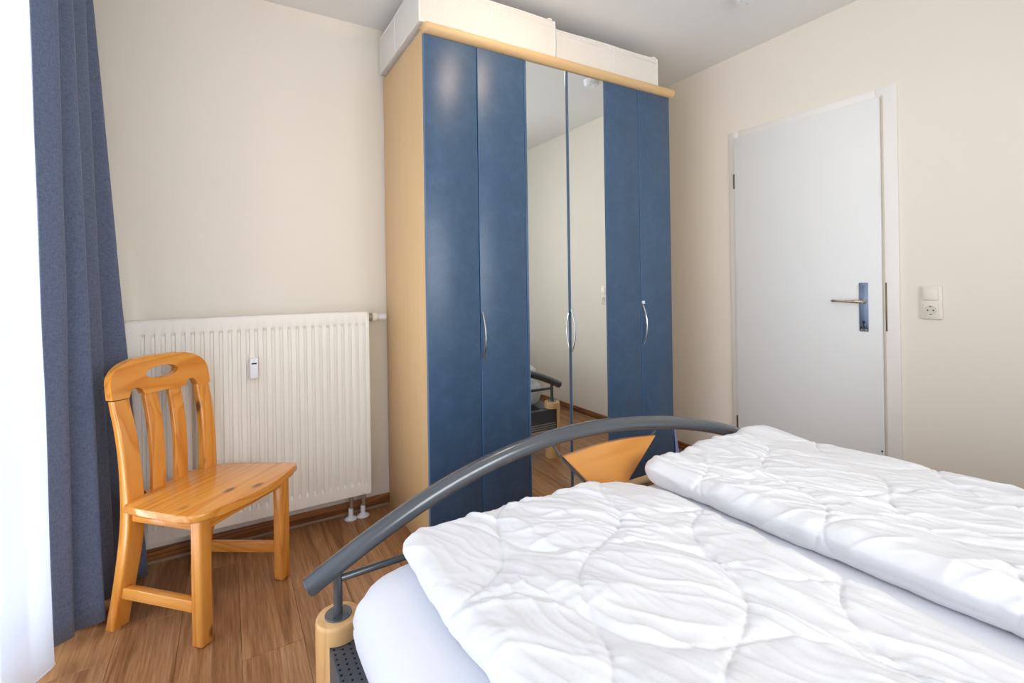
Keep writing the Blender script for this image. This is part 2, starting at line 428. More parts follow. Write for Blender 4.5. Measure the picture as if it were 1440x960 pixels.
lathe(b, [(0.009, -0.045), (0.010, -0.04), (0.009, -0.006)], (xf - 0.004, 1.102, 1.037), 'X', 18)
tube(b, [(xf - 0.046, 1.094, 1.037), (xf - 0.050, 1.112, 1.037), (xf - 0.050, 1.13, 1.037), (xf - 0.049, 1.18, 1.0375), (xf - 0.048, 1.215, 1.0385), (xf - 0.048, 1.222, 1.0385)], [0.008, 0.0095, 0.0075, 0.0055, 0.0068, 0.004], 14)
mk('door_handle', b, M_nickel, door)
for z0, z1 in ((1.690, 1.775), (0.262, 0.340)):
    b = B(); lathe(b, [(0.0055, z0), (0.0055, (z0 + z1) / 2 - .001), (0.0045, (z0 + z1) / 2), (0.0055, (z0 + z1) / 2 + .001), (0.0055, z1)], (XR - 0.020, 1.7725, 0), 'Z', 12)
    box(b, XR - 0.0135, XR - 0.0095, 1.774, 1.780, z0, z1)
    mk('hinge', b, M_brass, door)
mk('strike_plate', box(B(), XR - 0.0118, XR - 0.0095, 1.0145, 1.0205, 0.90, 1.125, 0.0008), M_brass, door)
mk('frame_plug', lathe(B(), [(0.004, -0.002), (0.004, 0.0)], (xf, 1.036, 0.345), 'X', 10), M_black, door)

# ------------------------------------------------------------------ switch and socket
sw = thing('light_switch_with_socket', 'cream double wall plate with rocker switch above a round two-hole socket, beside the door', 'switch', (XR, 0.855, 1.0375))
xw = XR
mk('cover_frame', box(B(), xw - 0.010, xw, 0.8175, 0.8925, 0.965, 1.110, 0.005, 3), M_cream, sw)
mk('rocker', box(B(), xw - 0.016, xw - 0.009, 0.829, 0.882, 1.047, 1.101, 0.003), M_cream, sw)
b = B(); box(b, xw - 0.013, xw - 0.009, 0.829, 0.882, 0.975, 1.033, 0.003)
so = mk('socket', b, M_cream, sw)
yc, zc = 0.8555, 1.004
b = B(); n = 28; ring = []
lathe(b, [(0.0215, -0.0142), (0.0205, -0.0146), (0.0195, -0.0142), (0.0190, -0.0132)], (xw, yc, zc), 'X', n)
mk('socket_rim', b, M_creamd, so)
b = B()
for dy in (-0.0095, 0.0095): lathe(b, [(0.003, -0.0148), (0.003, -0.0128)], (xw, yc + dy, zc), 'X', 10)
for dz in (-0.0165, 0.0165): box(b, xw - 0.0148, xw - 0.0128, yc - 0.004, yc + 0.004, zc + dz - 0.0015, zc + dz + 0.0015)
mk('contact_holes', b, M_black, so)

# ------------------------------------------------------------------ smoke detector, ceiling lamp
sd = thing('smoke_detector', 'round white smoke detector on the ceiling between wardrobe and door', 'smoke detector', (2.094, 1.347, ZC))
mk('base', lathe(B(), [(0.052, 0), (0.053, -0.010), (0.050, -0.013)][::-1], (2.094, 1.347, ZC), 'Z', 32), M_white, sd)
mk('cover', lathe(B(), [(0.020, -0.040), (0.042, -0.038), (0.049, -0.030), (0.050, -0.013)], (2.094, 1.347, ZC), 'Z', 32), M_white, sd)
for k in range(3):
    b = B(); a = k * 2.1 + 0.5; lathe(b, [(0.0045, -0.0405), (0.0045, -0.038)], (2.094 + 0.027 * math.cos(a), 1.347 + 0.027 * math.sin(a), ZC), 'Z', 10); mk('sensor_hole', b, M_creamd, sd)
lp = thing('ceiling_lamp', 'round flat white ceiling lamp above the foot of the bed', 'lamp', (1.06, 1.40, ZC))
mk('lamp_base', lathe(B(), [(0.12, -0.025), (0.125, -0.02), (0.125, 0)], (1.06, 1.40, ZC), 'Z', 40), M_white, lp)
tt = NT('lamp_glow'); tt.base((1, 0.9, 0.78, 1)); tt.b.inputs['Emission Color'].default_value = (1.0, 0.74, 0.52, 1); tt.b.inputs['Emission Strength'].default_value = 27
mk('lamp_shade', lathe(B(), [(0.03, -0.075), (0.08, -0.066), (0.108, -0.048), (0.118, -0.025)], (1.06, 1.40, ZC), 'Z', 40), tt.m, lp)

# ------------------------------------------------------------------ radiator
RX0, RX1, RZ0, RZ1, RY = -0.345, 0.596, 0.127, 1.014, 2.3924
rad = thing('radiator', 'white ribbed panel radiator on the wall behind the pine chair', 'radiator', ((RX0 + RX1) / 2, RY + 0.05, RZ0))
pitch = 1 / 30.0; depth = 0.011
xsq = [RX0]; prof = []   # (x, depth weight)
x = RX1 - 0.014
cuts = []
while x - pitch > RX0 + 0.01:
    cuts.append(x); x -= pitch
pts = [(RX1, 0.0), (RX1 - 0.010, 0.0)]
for c in cuts:
    pts += [(c, 0.0), (c - 0.0030, 1.0), (c - 0.0130, 1.0), (c - 0.0160, 0.0)]
pts += [(RX0 + 0.005, 0), (RX0, 0)]
pts = sorted(pts)
zz = [RZ0, RZ0 + 0.045, RZ0 + 0.050, RZ0 + 0.062, RZ1 - 0.062, RZ1 - 0.050, RZ1 - 0.045, RZ1]
wz = [0, 0, 0.25, 1, 1, 0.25, 0, 0]
V = [(px_, RY + depth * w_ * q, z) for z, q in zip(zz, wz) for px_, w_ in pts]
nx = len(pts); nz = len(zz)
Fc = [(j * nx + i, j * nx + i + 1, (j + 1) * nx + i + 1, (j + 1) * nx + i) for j in range(nz - 1) for i in range(nx - 1)]
# back side of the front panel
nb = len(V); V += [(RX0, RY + 0.014, RZ0), (RX1, RY + 0.014, RZ0), (RX1, RY + 0.014, RZ1), (RX0, RY + 0.014, RZ1)]
Fc += [(nb, nb + 1, nb + 2, nb + 3), (0, nx - 1, nb + 1, nb), ((nz - 1) * nx, nz * nx - 1, nb + 2, nb + 3)]
mkpy('front_panel', V, Fc, M_rad, rad, angle=0.5)
b = B(); box(b, RX0, RX1, RY + 0.062, RY + 0.074, RZ0 - 0.004, RZ1 - 0.006, 0.003)
x = RX0 + 0.02
while x < RX1 - 0.02:
    box(b, x, x + 0.016, RY + 0.056, RY + 0.063, RZ0 + 0.05, RZ1 - 0.06, 0.0015, 1); x += pitch
mk('rear_panel', b, M_rad, rad)
b = B()   # convector fins between the panels
x = RX0 + 0.02
while x < RX1 - 0.02:
    box(b, x, x + 0.0012, RY + 0.0145, RY + 0.0555, RZ0 + 0.03, RZ1 - 0.02); x += 0.018
cf = mk('convector_fins', b, M_rad, rad, smooth=False); cf['kind'] = 'stuff'
for xx in (RX0 - 0.0015, RX1 + 0.0003):
    mk('side_cover', box(B(), xx, xx + 0.0012 + 0.0015, RY - 0.0005, RY + 0.074, RZ0 + 0.012, RZ1 - 0.001, 0.0008, 1), M_rad, rad)
b = B()
box(b, RX0, RX1, RY - 0.001, RY + 0.010, RZ1 - 0.001, RZ1 + 0.006, 0.002); box(b, RX0, RX1, RY + 0.064, RY + 0.074, RZ1 - 0.001, RZ1 + 0.006, 0.002)
x = RX0 + 0.01
while x < RX1 - 0.01:
    box(b, x, x + 0.004, RY + 0.009, RY + 0.065, RZ1 - 0.001, RZ1 + 0.004); x += 0.014
mk('top_grille', b, M_rad, rad)
for k in range(7):
    x = RX1 - 0.155 - k * 0.128
    if x > RX0 + .01: mk('grille_clip', box(B(), x, x + 0.014, RY - 0.002, RY + 0.012, RZ1 + 0.0055, RZ1 + 0.0085, 0.001, 1), M_rad, rad)
b = B(); zc = RZ1 - 0.026; yv = RY + 0.042
lathe(b, [(0.010, 0.0), (0.010, 0.006), (0.019, 0.007), (0.019, 0.019), (0.0205, 0.020), (0.0205, 0.026)], (RX1 + 0.0012, yv, zc), 'X', 12)
vl = mk('valve_collar', b, M_pipe, rad, angle=0.4)
b = B(); lathe(b, [(0.0195, 0.026), (0.0215, 0.029), (0.0215, 0.050), (0.019, 0.053)], (RX1 + 0.0012, yv, zc), 'X', 20)
mk('thermostat_head', b, M_cream, rad)
b = B(); lathe(b, [(0.0145, 0.053), (0.0145, 0.094), (0.013, 0.096)], (RX1 + 0.0012, yv, zc), 'X', 20)
mk('thermostat_cap', b, M_white, rad)
b = B(); box(b, 0.490, 0.60, RY + 0.046, RY + 0.056, RZ0 - 0.018, RZ0 - 0.002, 0.002)
mk('valve_block', b, M_pipe, rad)
for xx in (0.513, 0.572):
    b = B(); yy = RY + 0.051
    lathe(b, [(0.008, 0.05), (0.008, 0.085), (0.0115, 0.086), (0.0115, 0.108), (0.013, 0.109), (0.013, RZ0 + 0.002)], (xx, yy, 0), 'Z', 14)
    mk('supply_pipe', b, M_pipe, rad, angle=0.4)
    b = B(); lathe(b, [(0.030, 0.0005), (0.030, 0.003), (0.026, 0.007), (0.016, 0.012), (0.0115, 0.018), (0.0115, 0.048), (0.010, 0.052)], (xx - 0.004, yy + 0.0, 0), 'Z', 28)
    mk('pipe_rosette', b, M_white, rad)
hm = thing('heat_meter', 'small white heat meter with a dark display clipped to the radiator front', 'meter', (0.096, RY, 0.793))
mk('meter_body', box(B(), 0.080, 0.113, RY - 0.026, RY - 0.0002, 0.7485, 0.8385, 0.004, 3), M_white, hm)
mk('meter_display', box(B(), 0.0865, 0.1065, RY - 0.0268, RY - 0.0255, 0.812, 0.819, 0.0004, 1), M_black, hm)
mk('meter_seal', lathe(B(), [(0.003, -0.0268), (0.003, -0.0255)], (0.0965, RY, 0.828), 'Y', 12), M_creamd, hm)

# ------------------------------------------------------------------ wardrobe
WX, WE, WY, WYB = 0.7167, 2.1987, 1.899, 2.495
war = thing('wardrobe', 'tall blue six-door wardrobe with two mirror doors, beech sides and cornice', 'wardrobe', ((WX + WE) / 2, 2.2, 0))
yb0 = WY + 0.019; ztop = 2.2244
mk('side_panel', box(B(), WX, WX + 0.018, yb0, WYB, 0.0, ztop, 0.0012), M_beechZ, war)
mk('side_panel', box(B(), WE - 0.018, WE, yb0, WYB, 0.0, ztop, 0.0012), M_beechZ, war)
mk('top_panel', box(B(), WX + 0.018, WE - 0.018, yb0, WYB, ztop - 0.018, ztop), M_beechX, war)
mk('bottom_panel', box(B(), WX + 0.018, WE - 0.018, yb0 + 0.005, WYB, 0.055, 0.073), M_beechX, war)
mk('plinth', box(B(), WX + 0.018, WE - 0.018, yb0 + 0.02, yb0 + 0.036, 0.0, 0.055), M_beechX, war)
mk('back_panel', box(B(), WX + 0.018, WE - 0.018, WYB - 0.005, WYB, 0.073, ztop - 0.018), M_beechX, war)
for xx in (WX + 2 * 0.247, WX + 4 * 0.247):
    mk('partition', box(B(), xx - 0.009, xx + 0.009, yb0 + 0.003, WYB - 0.006, 0.073, ztop - 0.018), M_hole_shade, war)  # beech partition coloured near-black to paint shade into the door gaps
DZ0, DZ1 = 0.03, 2.198
def handle_bm(x, zt, zb, y):
    b = B(); pts = []
    for i in range(17):
        t = i / 16; pts.append((x, y - 0.004 - 0.030 * math.sin(PI * t) ** 0.9, zt + (zb - zt) * t))
    tube(b, pts, [0.0042] * 17, 10)
    for z in (zt - 0.004, zb + 0.004): tube(b, [(x, y + 0.001, z), (x, y - 0.009, z - math.copysign(0.004, z - 0.9))], 0.0048, 10)
    return b
for i in range(6):
    x0 = WX + i * 0.247 + 0.0026; x1 = WX + (i + 1) * 0.247 - 0.0026
    if i == 0: x0 = WX
    mirror = i in (2, 3)
    b = B(); box(b, x0, x1, WY + (0.004 if mirror else 0.0), WY + 0.018, DZ0, DZ1, 0.0035, 2)
    d = mk('door', b, M_blue, war, loc=None, label='mirror-fronted wardrobe door' if mirror else None)
    # pale routed line along each long edge
    eb = B()
    for a0, a1 in ((x0 - 0.0002, x0 + 0.0028), (x1 - 0.0028, x1 + 0.0002)): box(eb, a0, a1, WY + (0.0045 if mirror else 0.0006), WY + 0.0179, DZ0 + 0.003, DZ1 - 0.003, 0.001, 1)
    mk('edge_strip', eb, M_blue_edge, d)
    if mirror:
        mk('mirror', box(B(), x0 + 0.010, x1 - 0.004, WY - 0.0002, WY + 0.004, DZ0 + 0.004, DZ1 - 0.004), M_mirror, d, smooth=False)
        eb = B()
        for a in (x0 + 0.0085, x1 - 0.0042): box(eb, a, a + 0.0018, WY - 0.0006, WY + 0.004, DZ0 + 0.004, DZ1 - 0.004)
        mk('mirror_edge', eb, M_mirror_edge, d, smooth=False)
    if i in (1, 3, 5):
        zt, zb = {1: (1.022, 0.808), 3: (1.013, 0.803), 5: (1.017, 0.803)}[i]
        mk('handle', handle_bm(x0 + 0.006, zt, zb, WY), M_chrome, d)
    if i == 5:
        mk('child_lock', box(B(), x0 + 0.002, x0 + 0.017, WY - 0.010, WY, 1.024, 1.040, 0.001, 1), M_white, d)
# cornice: a rounded beech strip along the front
pr = [(WY + 0.020, 2.1995), (WY + 0.004, 2.1985), (WY - 0.010, 2.203), (WY - 0.020, 2.211), (WY - 0.026, 2.221), (WY - 0.027, 2.231), (WY - 0.022, 2.2385), (WY - 0.010, 2.2415), (WY + 0.030, 2.2415), (WY + 0.030, 2.2250), (WY + 0.020, 2.2250)]
b = B(); rings = []
cyy, czz = WY + 0.012, 2.222
for x, s in ((WX - 0.004, 0.55), (WX - 0.001, 0.8), (WX + 0.006, 0.94), (WX + 0.016, 1.0), (WE + 0.012, 1.0), (WE + 0.020, 0.94), (WE + 0.026, 0.82), (WE + 0.029, 0.6)):
    rings.append([b.verts.new((x, cyy + (y - cyy) * s if y < cyy else y, czz + (z - czz) * (s if z < 2.235 else (0.6 + 0.4 * s)))) for y, z in pr])
for a, c in zip(rings, rings[1:]):
    for k in range(len(pr)): b.faces.new((a[k], a[(k + 1) % len(pr)], c[(k + 1) % len(pr)], c[k]))
b.faces.new(rings[0]); b.faces.new(rings[-1])
mk('cornice', b, M_beechX, war, angle=0.8)

# ------------------------------------------------------------------ storage boxes on the wardrobe
def cloth_box(name, label, cx, cy, rot, w, d, h, z0, seamx, bulge, seed):
    root = thing(name, label, 'storage box', (cx, cy, z0), rot, 'fabric storage boxes on top of the wardrobe')
    # soft body: subdivided box with slight bulges
    n = 14; verts = []; faces = []
    def face(o, u, v, nu, nv, nrm):
        base = len(verts)
        for i in range(nu + 1):
            for j in range(nv + 1):
                a, c = i / nu, j / nv
                p = Vector(o) + Vector(u) * a + Vector(v) * c
                e = math.sin(PI * a) * math.sin(PI * c)
                nz = mnoise.noise(Vector((p.x * 5 + seed, p.y * 5, p.z * 9))) * 0.004
                verts.append(p + Vector(nrm) * (bulge * e + nz * min(1, 6 * min(a, 1 - a, c, 1 - c))))
        for i in range(nu):
            for j in range(nv):
                q = base + i * (nv + 1) + j; faces.append((q, q + nv + 1, q + nv + 2, q + 1))
    face((-w / 2, -d / 2, 0), (w, 0, 0), (0, 0, h), 24, 10, (0, -1, 0))
    face((w / 2, -d / 2, 0), (0, d, 0), (0, 0, h), 20, 10, (1, 0, 0))
    face((w / 2, d / 2, 0), (-w, 0, 0), (0, 0, h), 24, 10, (0, 1, 0))
    face((-w / 2, d / 2, 0), (0, -d, 0), (0, 0, h), 20, 10, (-1, 0, 0))
    face((-w / 2, -d / 2, h), (w, 0, 0), (0, d, 0), 24, 20, (0, 0, 0.6))
    face((-w / 2, -d / 2, 0), (0, d, 0), (w, 0, 0), 4, 4, (0, 0, 0))
    me = bpy.data.meshes.new('body'); me.from_pydata([tuple(v) for v in verts], [], faces)
    bb = bmesh.new(); bb.from_mesh(me); bmesh.ops.remove_doubles(bb, verts=bb.verts, dist=0.0015); bpy.data.meshes.remove(me)
    mk('body', bb, M_boxcloth, root, local=True, angle=0.9)
    r = 0.0035; t = B(); g = 0.001
    for (a, c) in (((-w / 2, -d / 2), (w / 2, -d / 2)), ((w / 2, -d / 2), (w / 2, d / 2)), ((w / 2, d / 2), (-w / 2, d / 2)), ((-w / 2, d / 2), (-w / 2, -d / 2))):
        for z in (0.004, h):
            pp = []
            for i in range(13):
                q = i / 12; x = a[0] + (c[0] - a[0]) * q; y = a[1] + (c[1] - a[1]) * q
                pp.append((x, y, z + 0.0015 * math.sin(q * 9 + seed) + (0 if z < 0.1 else bulge * 0.0)))
            tube(t, pp, r, 7)
    for (x, y) in ((-w / 2, -d / 2), (w / 2, -d / 2), (w / 2, d / 2), (-w / 2, d / 2)): tube(t, [(x, y, 0), (x + .001, y, h * .5), (x, y, h)], r, 7)
    mk('piping', t, M_boxtrim, root, local=True)
    s = B()
    for dx in (-0.011, 0.011):
        s = B()
        pp = [(seamx + dx, -d / 2 - bulge * math.sin(PI * k / 10) * math.sin(PI * (seamx / w + 0.5)) - 0.0015, h * k / 10) for k in range(11)]
        tube(s, pp, 0.0022, 6); mk('seam_strip', s, M_boxtrim, root, local=True)
    s = B(); pp2 = [(-w / 2 - bulge * math.sin(PI * k / 10) - 0.0012, 0.02, h * k / 10) for k in range(11)]; tube(s, pp2, 0.0035, 6)
    mk('seam_strip', s, M_boxtrim, root, local=True)
    # folded lid lip just under the top edge
    l = B(); pp = [(-w / 2 + w * k / 14, -d / 2 - bulge * math.sin(PI * k / 14) * math.sin(PI * 0.86) - 0.0012, h * 0.86 + 0.002 * math.sin(k * 1.3 + seed)) for k in range(15)]
    tube(l, pp, 0.0018, 6)
    mk('lid_hem', l, M_boxtrim, root, local=True)
    # zip pull
    mk('zip_pull', box(B(), w / 2 - 0.045, w / 2 - 0.022, -d / 2 - 0.010, -d / 2 + 0.010, h - 0.001, h + 0.008, 0.003), M_boxtrim, root, local=True)
    return root
cloth_box('storage_box', 'larger white fabric storage box above the left pair of wardrobe doors, reaching the side panel', 1.0475, 2.195, 0.0, 0.695, 0.588, 0.178, ztop + 0.0195, 0.0, 0.006, 1.3)
cloth_box('storage_box', 'lower white fabric storage box above the right half of the wardrobe', 1.772, 2.195, -0.02, 0.695, 0.560, 0.158, ztop + 0.0195, 0.01, 0.006, 4.1)

# ------------------------------------------------------------------ lilac cloth between wardrobe and wall
pts0 = [(2.206, 1.905), (2.222, 1.915), (2.214, 1.955), (2.246, 1.985), (2.226, 2.03), (2.254, 2.07)]
pts1 = [(2.206, 1.875), (2.262, 1.885), (2.224, 1.945), (2.275, 1.985), (2.236, 2.03), (2.28, 2.07)]
a0, a1 = crm(pts0, 8), crm(pts1, 8); V = []; nz = 12
for j in range(nz + 1):
    t = j / nz
    for p, q in zip(a0, a1):
        s = t ** 0.8; V.append((q[0] * (1 - s) + p[0] * s, q[1] * (1 - s) + p[1] * s, 0.003 + 0.30 * t))
o = mkpy('folded_cloth', V, grid_faces(nz + 1, len(a0)), M_lilac)
md = o.modifiers.new('thick', 'SOLIDIFY'); md.thickness = 0.004; md.offset = 0
tag(o, 'lilac-blue cloth standing in folds on the floor beside the wardrobe right end', 'cloth')

# ------------------------------------------------------------------ pine chair
ch = thing('dining_chair', 'varnished knotty pine chair with slatted back standing before the radiator', 'chair', (-0.083, 1.816, 0.0), math.atan2(0.7018, 0.7124))
def legfront(u0):
    b = B(); box(b, u0, u0 + 0.045, 0.0, 0.045, 0.0, 0.418, 0.009, 3); return b
mk('leg', legfront(0.0), M_pineZ, ch, local=True); mk('leg', legfront(0.358), M_pineZ, ch, local=True)
# curved rear posts (side profile measured on the photograph)
rear = [(0.0, 0.404), (0.06, 0.391), (0.136, 0.373), (0.283, 0.346), (0.403, 0.334), (0.546, 0.334), (0.664, 0.347), (0.765, 0.370)]
front = [(0.0, 0.366), (0.06, 0.353), (0.136, 0.334), (0.283, 0.302), (0.403, 0.291), (0.546, 0.300), (0.664, 0.317), (0.765, 0.344)]
rearS = crm(rear, 5); frontS = crm(front, 5)
def vr(z): return float(np.interp(z, rearS[:, 0], rearS[:, 1]))
def vf(z): return float(np.interp(z, frontS[:, 0], frontS[:, 1]))
def bent(u_at, wid, z0, z1, th=None, n=26, rnd=0.008):
    """a board following the curved back: rounded-rectangle sections"""
    b = B(); rings = []
    for i in range(n + 1):
        z = z0 + (z1 - z0) * i / n; a, c = vf(z), vr(z)
        if th: m = (a + c) / 2; a, c = m - th / 2, m + th / 2
        u0 = u_at(z); u1 = u0 + wid(z); r = rnd; ring = []
        for (cu, cv, s) in ((u0 + r, a + r, PI), (u1 - r, a + r, 1.5 * PI), (u1 - r, c - r, 0), (u0 + r, c - r, 0.5 * PI)):
            for k in range(4): an = s + k / 3 * PI / 2; ring.append(b.verts.new((cu + r * math.cos(an), cv + r * math.sin(an), z)))
        rings.append(ring)
    m = len(rings[0])
    for p, q in zip(rings, rings[1:]):
        for k in range(m): b.faces.new((p[k], p[(k + 1) % m], q[(k + 1) % m], q[k]))
    b.faces.new(rings[0]); b.faces.new(rings[-1]); return b
lu = lambda z: float(np.interp(z, [0, 0.4, 0.77], [-0.006, -0.004, -0.012])); 
ru = lambda z: float(np.interp(z, [0, 0.2, 0.4, 0.77], [0.305, 0.302, 0.286, 0.303]))
mk('leg', bent(lu, lambda z: 0.058 + 0.0 * z, 0.0, 0.772), M_pineZ, ch, local=True, label='rear leg rising into the left backrest post')
mk('leg', bent(ru, lambda z: 0.058, 0.0, 0.768), M_pineZ, ch, local=True, label='rear leg rising into the right backrest post')
for (ub, ut) in ((0.088, 0.100), (0.173, 0.192)):
    mk('back_slat', bent(lambda z, ub=ub, ut=ut: float(np.interp(z, [0.4, 0.78], [ub, ut])), lambda z: 0.050, 0.405, 0.79, 0.018, rnd=0.004), M_pineZ, ch, local=True)
# top rail: outline with arched top, two notches below, hand slot; curved and leaning like the posts
def top_rail():
    L, Rr, zb = -0.0125, 0.3620, 0.770
    uc = (L + Rr) / 2; hw = (Rr - L) / 2
    N = 96; b = B()
    def ztop(u):
        s = min(1, abs(u - uc) / hw)
        return zb + 0.052 + 0.083 * (1 - s ** 3.2) ** (1 / 1.9) - 0.004 * (u - uc) / hw
    def zbot(u):
        z = zb - 0.006 * (u - uc) / hw
        for c0, w0 in ((L + 0.082, 0.0245), (Rr - 0.082, 0.0245)):
            t = abs(u - c0) / w0
            if t < 1: z = max(z, z + 0.029 * math.sqrt(1 - t * t))
        if L + 0.10 < u < Rr - 0.10: z += 0.004
        return z
    sc, sw_, sh = uc - 0.004, 0.062, 0.0215; szc = zb + 0.073
    us = sorted(set([L + (Rr - L) * i / N for i in range(N + 1)] + [sc - sw_, sc + sw_]))
    us = [L + 0.00001] + us[1:-1] + [Rr - 0.00001]
    def vv(z, th=0.030):
        m = 0.357 + (z - 0.77) * 0.16; return m - th / 2, m + th / 2
    def col_pts(u, z0, z1, k=5, inset=False): return [z0 + (z1 - z0) * i / k for i in range(k + 1)]
    def emit(cols):
        # cols: list of (u,z0,z1); front and back grids + bottom/top walls
        fr, bk = [], []
        for (u, z0, z1) in cols:
            zs = col_pts(u, z0, z1)
            fr.append([b.verts.new((u, vv(z)[0], z)) for z in zs]); bk.append([b.verts.new((u, vv(z)[1], z)) for z in zs])
        for i in range(len(cols) - 1):
            for j in range(5):
                b.faces.new((fr[i][j], fr[i + 1][j], fr[i + 1][j + 1], fr[i][j + 1])); b.faces.new((bk[i][j], bk[i][j + 1], bk[i + 1][j + 1], bk[i + 1][j]))
            for j in (0, 5): b.faces.new((fr[i][j], bk[i][j], bk[i + 1][j], fr[i + 1][j]))
        for i in (0, -1):
            for j in range(5): b.faces.new((fr[i][j], fr[i][j + 1], bk[i][j + 1], bk[i][j]))
    A_, B1, B2, C_ = [], [], [], []
    for u in us:
        zl, zh = zbot(u), ztop(u)
        inside = abs(u - sc) <= sw_ + 1e-9
        if inside:
            e = sh * max(0, 1 - (abs(u - sc) / sw_) ** 2) ** 0.5 + 0.0002
            B1.append((u, zl, szc - e)); B2.append((u, szc + e, zh))
        if u <= sc - sw_ + 1e-9: A_.append((u, zl, zh))
        if u >= sc + sw_ - 1e-9: C_.append((u, zl, zh))
    # join regions as separate shells welded at the slot ends
    emit(A_); emit(B1); emit(B2); emit(C_)
    bmesh.ops.remove_doubles(b, verts=b.verts, dist=0.00005)
    return b
o = mk('top_rail', top_rail(), M_pineX, ch, local=True, angle=0.7)
md = o.modifiers.new('round', 'BEVEL'); md.width = 0.005; md.segments = 3; md.limit_method = 'ANGLE'; md.angle_limit = 0.9
# seat: curved front, tapering to the back
def seat():
    ou = [(0.068, 0.333), (0.068, 0.288), (-0.020, 0.286), (-0.034, 0.276), (-0.040, 0.20), (-0.046, 0.04), (-0.044, -0.005), (-0.030, -0.026)]
    for i in range(1, 12):
        t = i / 12; u = -0.030 + (0.400 + 0.030) * t; ou.append((u, -0.028 - 0.040 * math.sin(PI * t) ** 0.9 - 0.008 * t))
    ou += [(0.402, -0.036), (0.418, -0.018), (0.418, 0.012), (0.385, 0.12), (0.355, 0.235), (0.344, 0.276), (0.330, 0.286), (0.278, 0.286), (0.278, 0.333)]
    b = B(); t = bmesh.new()
    lo = [t.verts.new((u, v, 0.419)) for u, v in ou]; hi = [t.verts.new((u, v, 0.4445)) for u, v in ou]
    f1 = t.faces.new(lo); f2 = t.faces.new(hi[::-1]); n = len(ou)
    for i in range(n): t.faces.new((lo[i], hi[i], hi[(i + 1) % n], lo[(i + 1) % n]))
    es = [e for e in t.edges if (f1 in e.link_faces or f2 in e.link_faces)]
    bmesh.ops.bevel(t, geom=es, offset=0.008, segments=3, affect='EDGES', profile=0.5)
    merge(b, t); return b
mk('seat', seat(), M_pineX, ch, local=True, angle=0.9)
mk('apron', box(B(), 0.045, 0.358, 0.006, 0.026, 0.366, 0.419, 0.003), M_pineX, ch, local=True)
mk('apron', box(B(), 0.006, 0.028, 0.045, 0.300, 0.372, 0.419, 0.003), M_pineY, ch, local=True)
mk('apron', box(B(), 0.052, 0.285, 0.300, 0.320, 0.372, 0.419, 0.003), M_pineX, ch, local=True)
def slanted(u0a, u0b, v0, v1, w, z0, z1):
    b = B(); t = bmesh.new()
    vs = [t.verts.new(p) for p in ((u0a, v0, z0), (u0a + w, v0, z0), (u0b + w, v1, z0), (u0b, v1, z0), (u0a, v0, z1), (u0a + w, v0, z1), (u0b + w, v1, z1), (u0b, v1, z1))]
    for f in ((0, 3, 2, 1), (4, 5, 6, 7), (0, 1, 5, 4), (1, 2, 6, 5), (2, 3, 7, 6), (3, 0, 4, 7)): t.faces.new([vs[i] for i in f])
    bmesh.ops.bevel(t, geom=list(t.edges), offset=0.003, segments=2, affect='EDGES', profile=0.5); merge(b, t); return b
mk('apron', slanted(0.372, 0.318, 0.045, 0.300, 0.022, 0.372, 0.419), M_pineY, ch, local=True)
mk('stretcher', slanted(0.004, 0.004, 0.043, 0.345, 0.026, 0.108, 0.146), M_pineY, ch, local=True)
mk('stretcher', slanted(0.372, 0.305, 0.043, 0.345, 0.026, 0.100, 0.138), M_pineY, ch, local=True)

# ------------------------------------------------------------------ bed frame
BXL, BXR, BY = 0.2182, 1.8367, 1.2022
bed = thing('bed_frame', 'double bed frame with arched grey tube footboard and beech corner posts', 'bed', ((BXL + BXR) / 2, 0.15, 0))
bcx = (BXL + BXR) / 2
def post(cx, cy, sx, sy):
    """round post; a notch on the inner corner between z=.185 and .322 takes the rails"""
    r = 0.0515; b = B(); n = 40; full = [(cx + r * math.cos(2 * PI * k / n), cy + r * math.sin(2 * PI * k / n)) for k in range(n)]
    notched = []
    for (x, y) in full:
        xn = cx - sx * (0.028 if y < cy + 0.002 else 0.0125)
        xx = min(x, xn) if sx > 0 else max(x, xn)
        notched.append((xx, y))
    def loft(sec):
        rings = [[b.verts.new((x, y, z)) for x, y in s] for s, z in sec]
        for p, q in zip(rings, rings[1:]):
            for k in range(n): b.faces.new((p[k], p[(k + 1) % n], q[(k + 1) % n], q[k]))
        b.faces.new(rings[0]); b.faces.new(rings[-1])
    def sc(s, f): return [(cx + (x - cx) * f, cy + (y - cy) * f) for x, y in s]
    loft([(full, 0.0), (full, 0.184)]); loft([(notched, 0.184), (notched, 0.3235)])
    loft([(full, 0.3235), (full, 0.352), (sc(full, 0.985), 0.359), (sc(full, 0.94), 0.3635), (sc(full, 0.88), 0.365)])
    return b
for (x, s) in ((BXL, 1), (BXR, -1)):
    for yy in (BY, -0.93): mk('post', post(x, yy, s, -1), M_beechP, bed, angle=0.5)
    # flange and upright stub
    b = B(); lathe(b, [(0.031, 0.3652), (0.031, 0.3672), (0.030, 0.3685), (0.012, 0.3690)], (x, BY, 0), 'Z', 28)
    for ay in ((0.016, -0.014), (-0.014, -0.016), (0.0, 0.021)): lathe(b, [(0.0045, 0.3688), (0.004, 0.3712), (0.002, 0.3722)], (x + ay[0], BY + ay[1], 0), 'Z', 10)
    mk('flange', b, M_grey, bed)
    b = B(); tube(b, [(x, BY, 0.3655), (x, BY, 0.476)], 0.0105, 16); mk('upright', b, M_grey, bed)
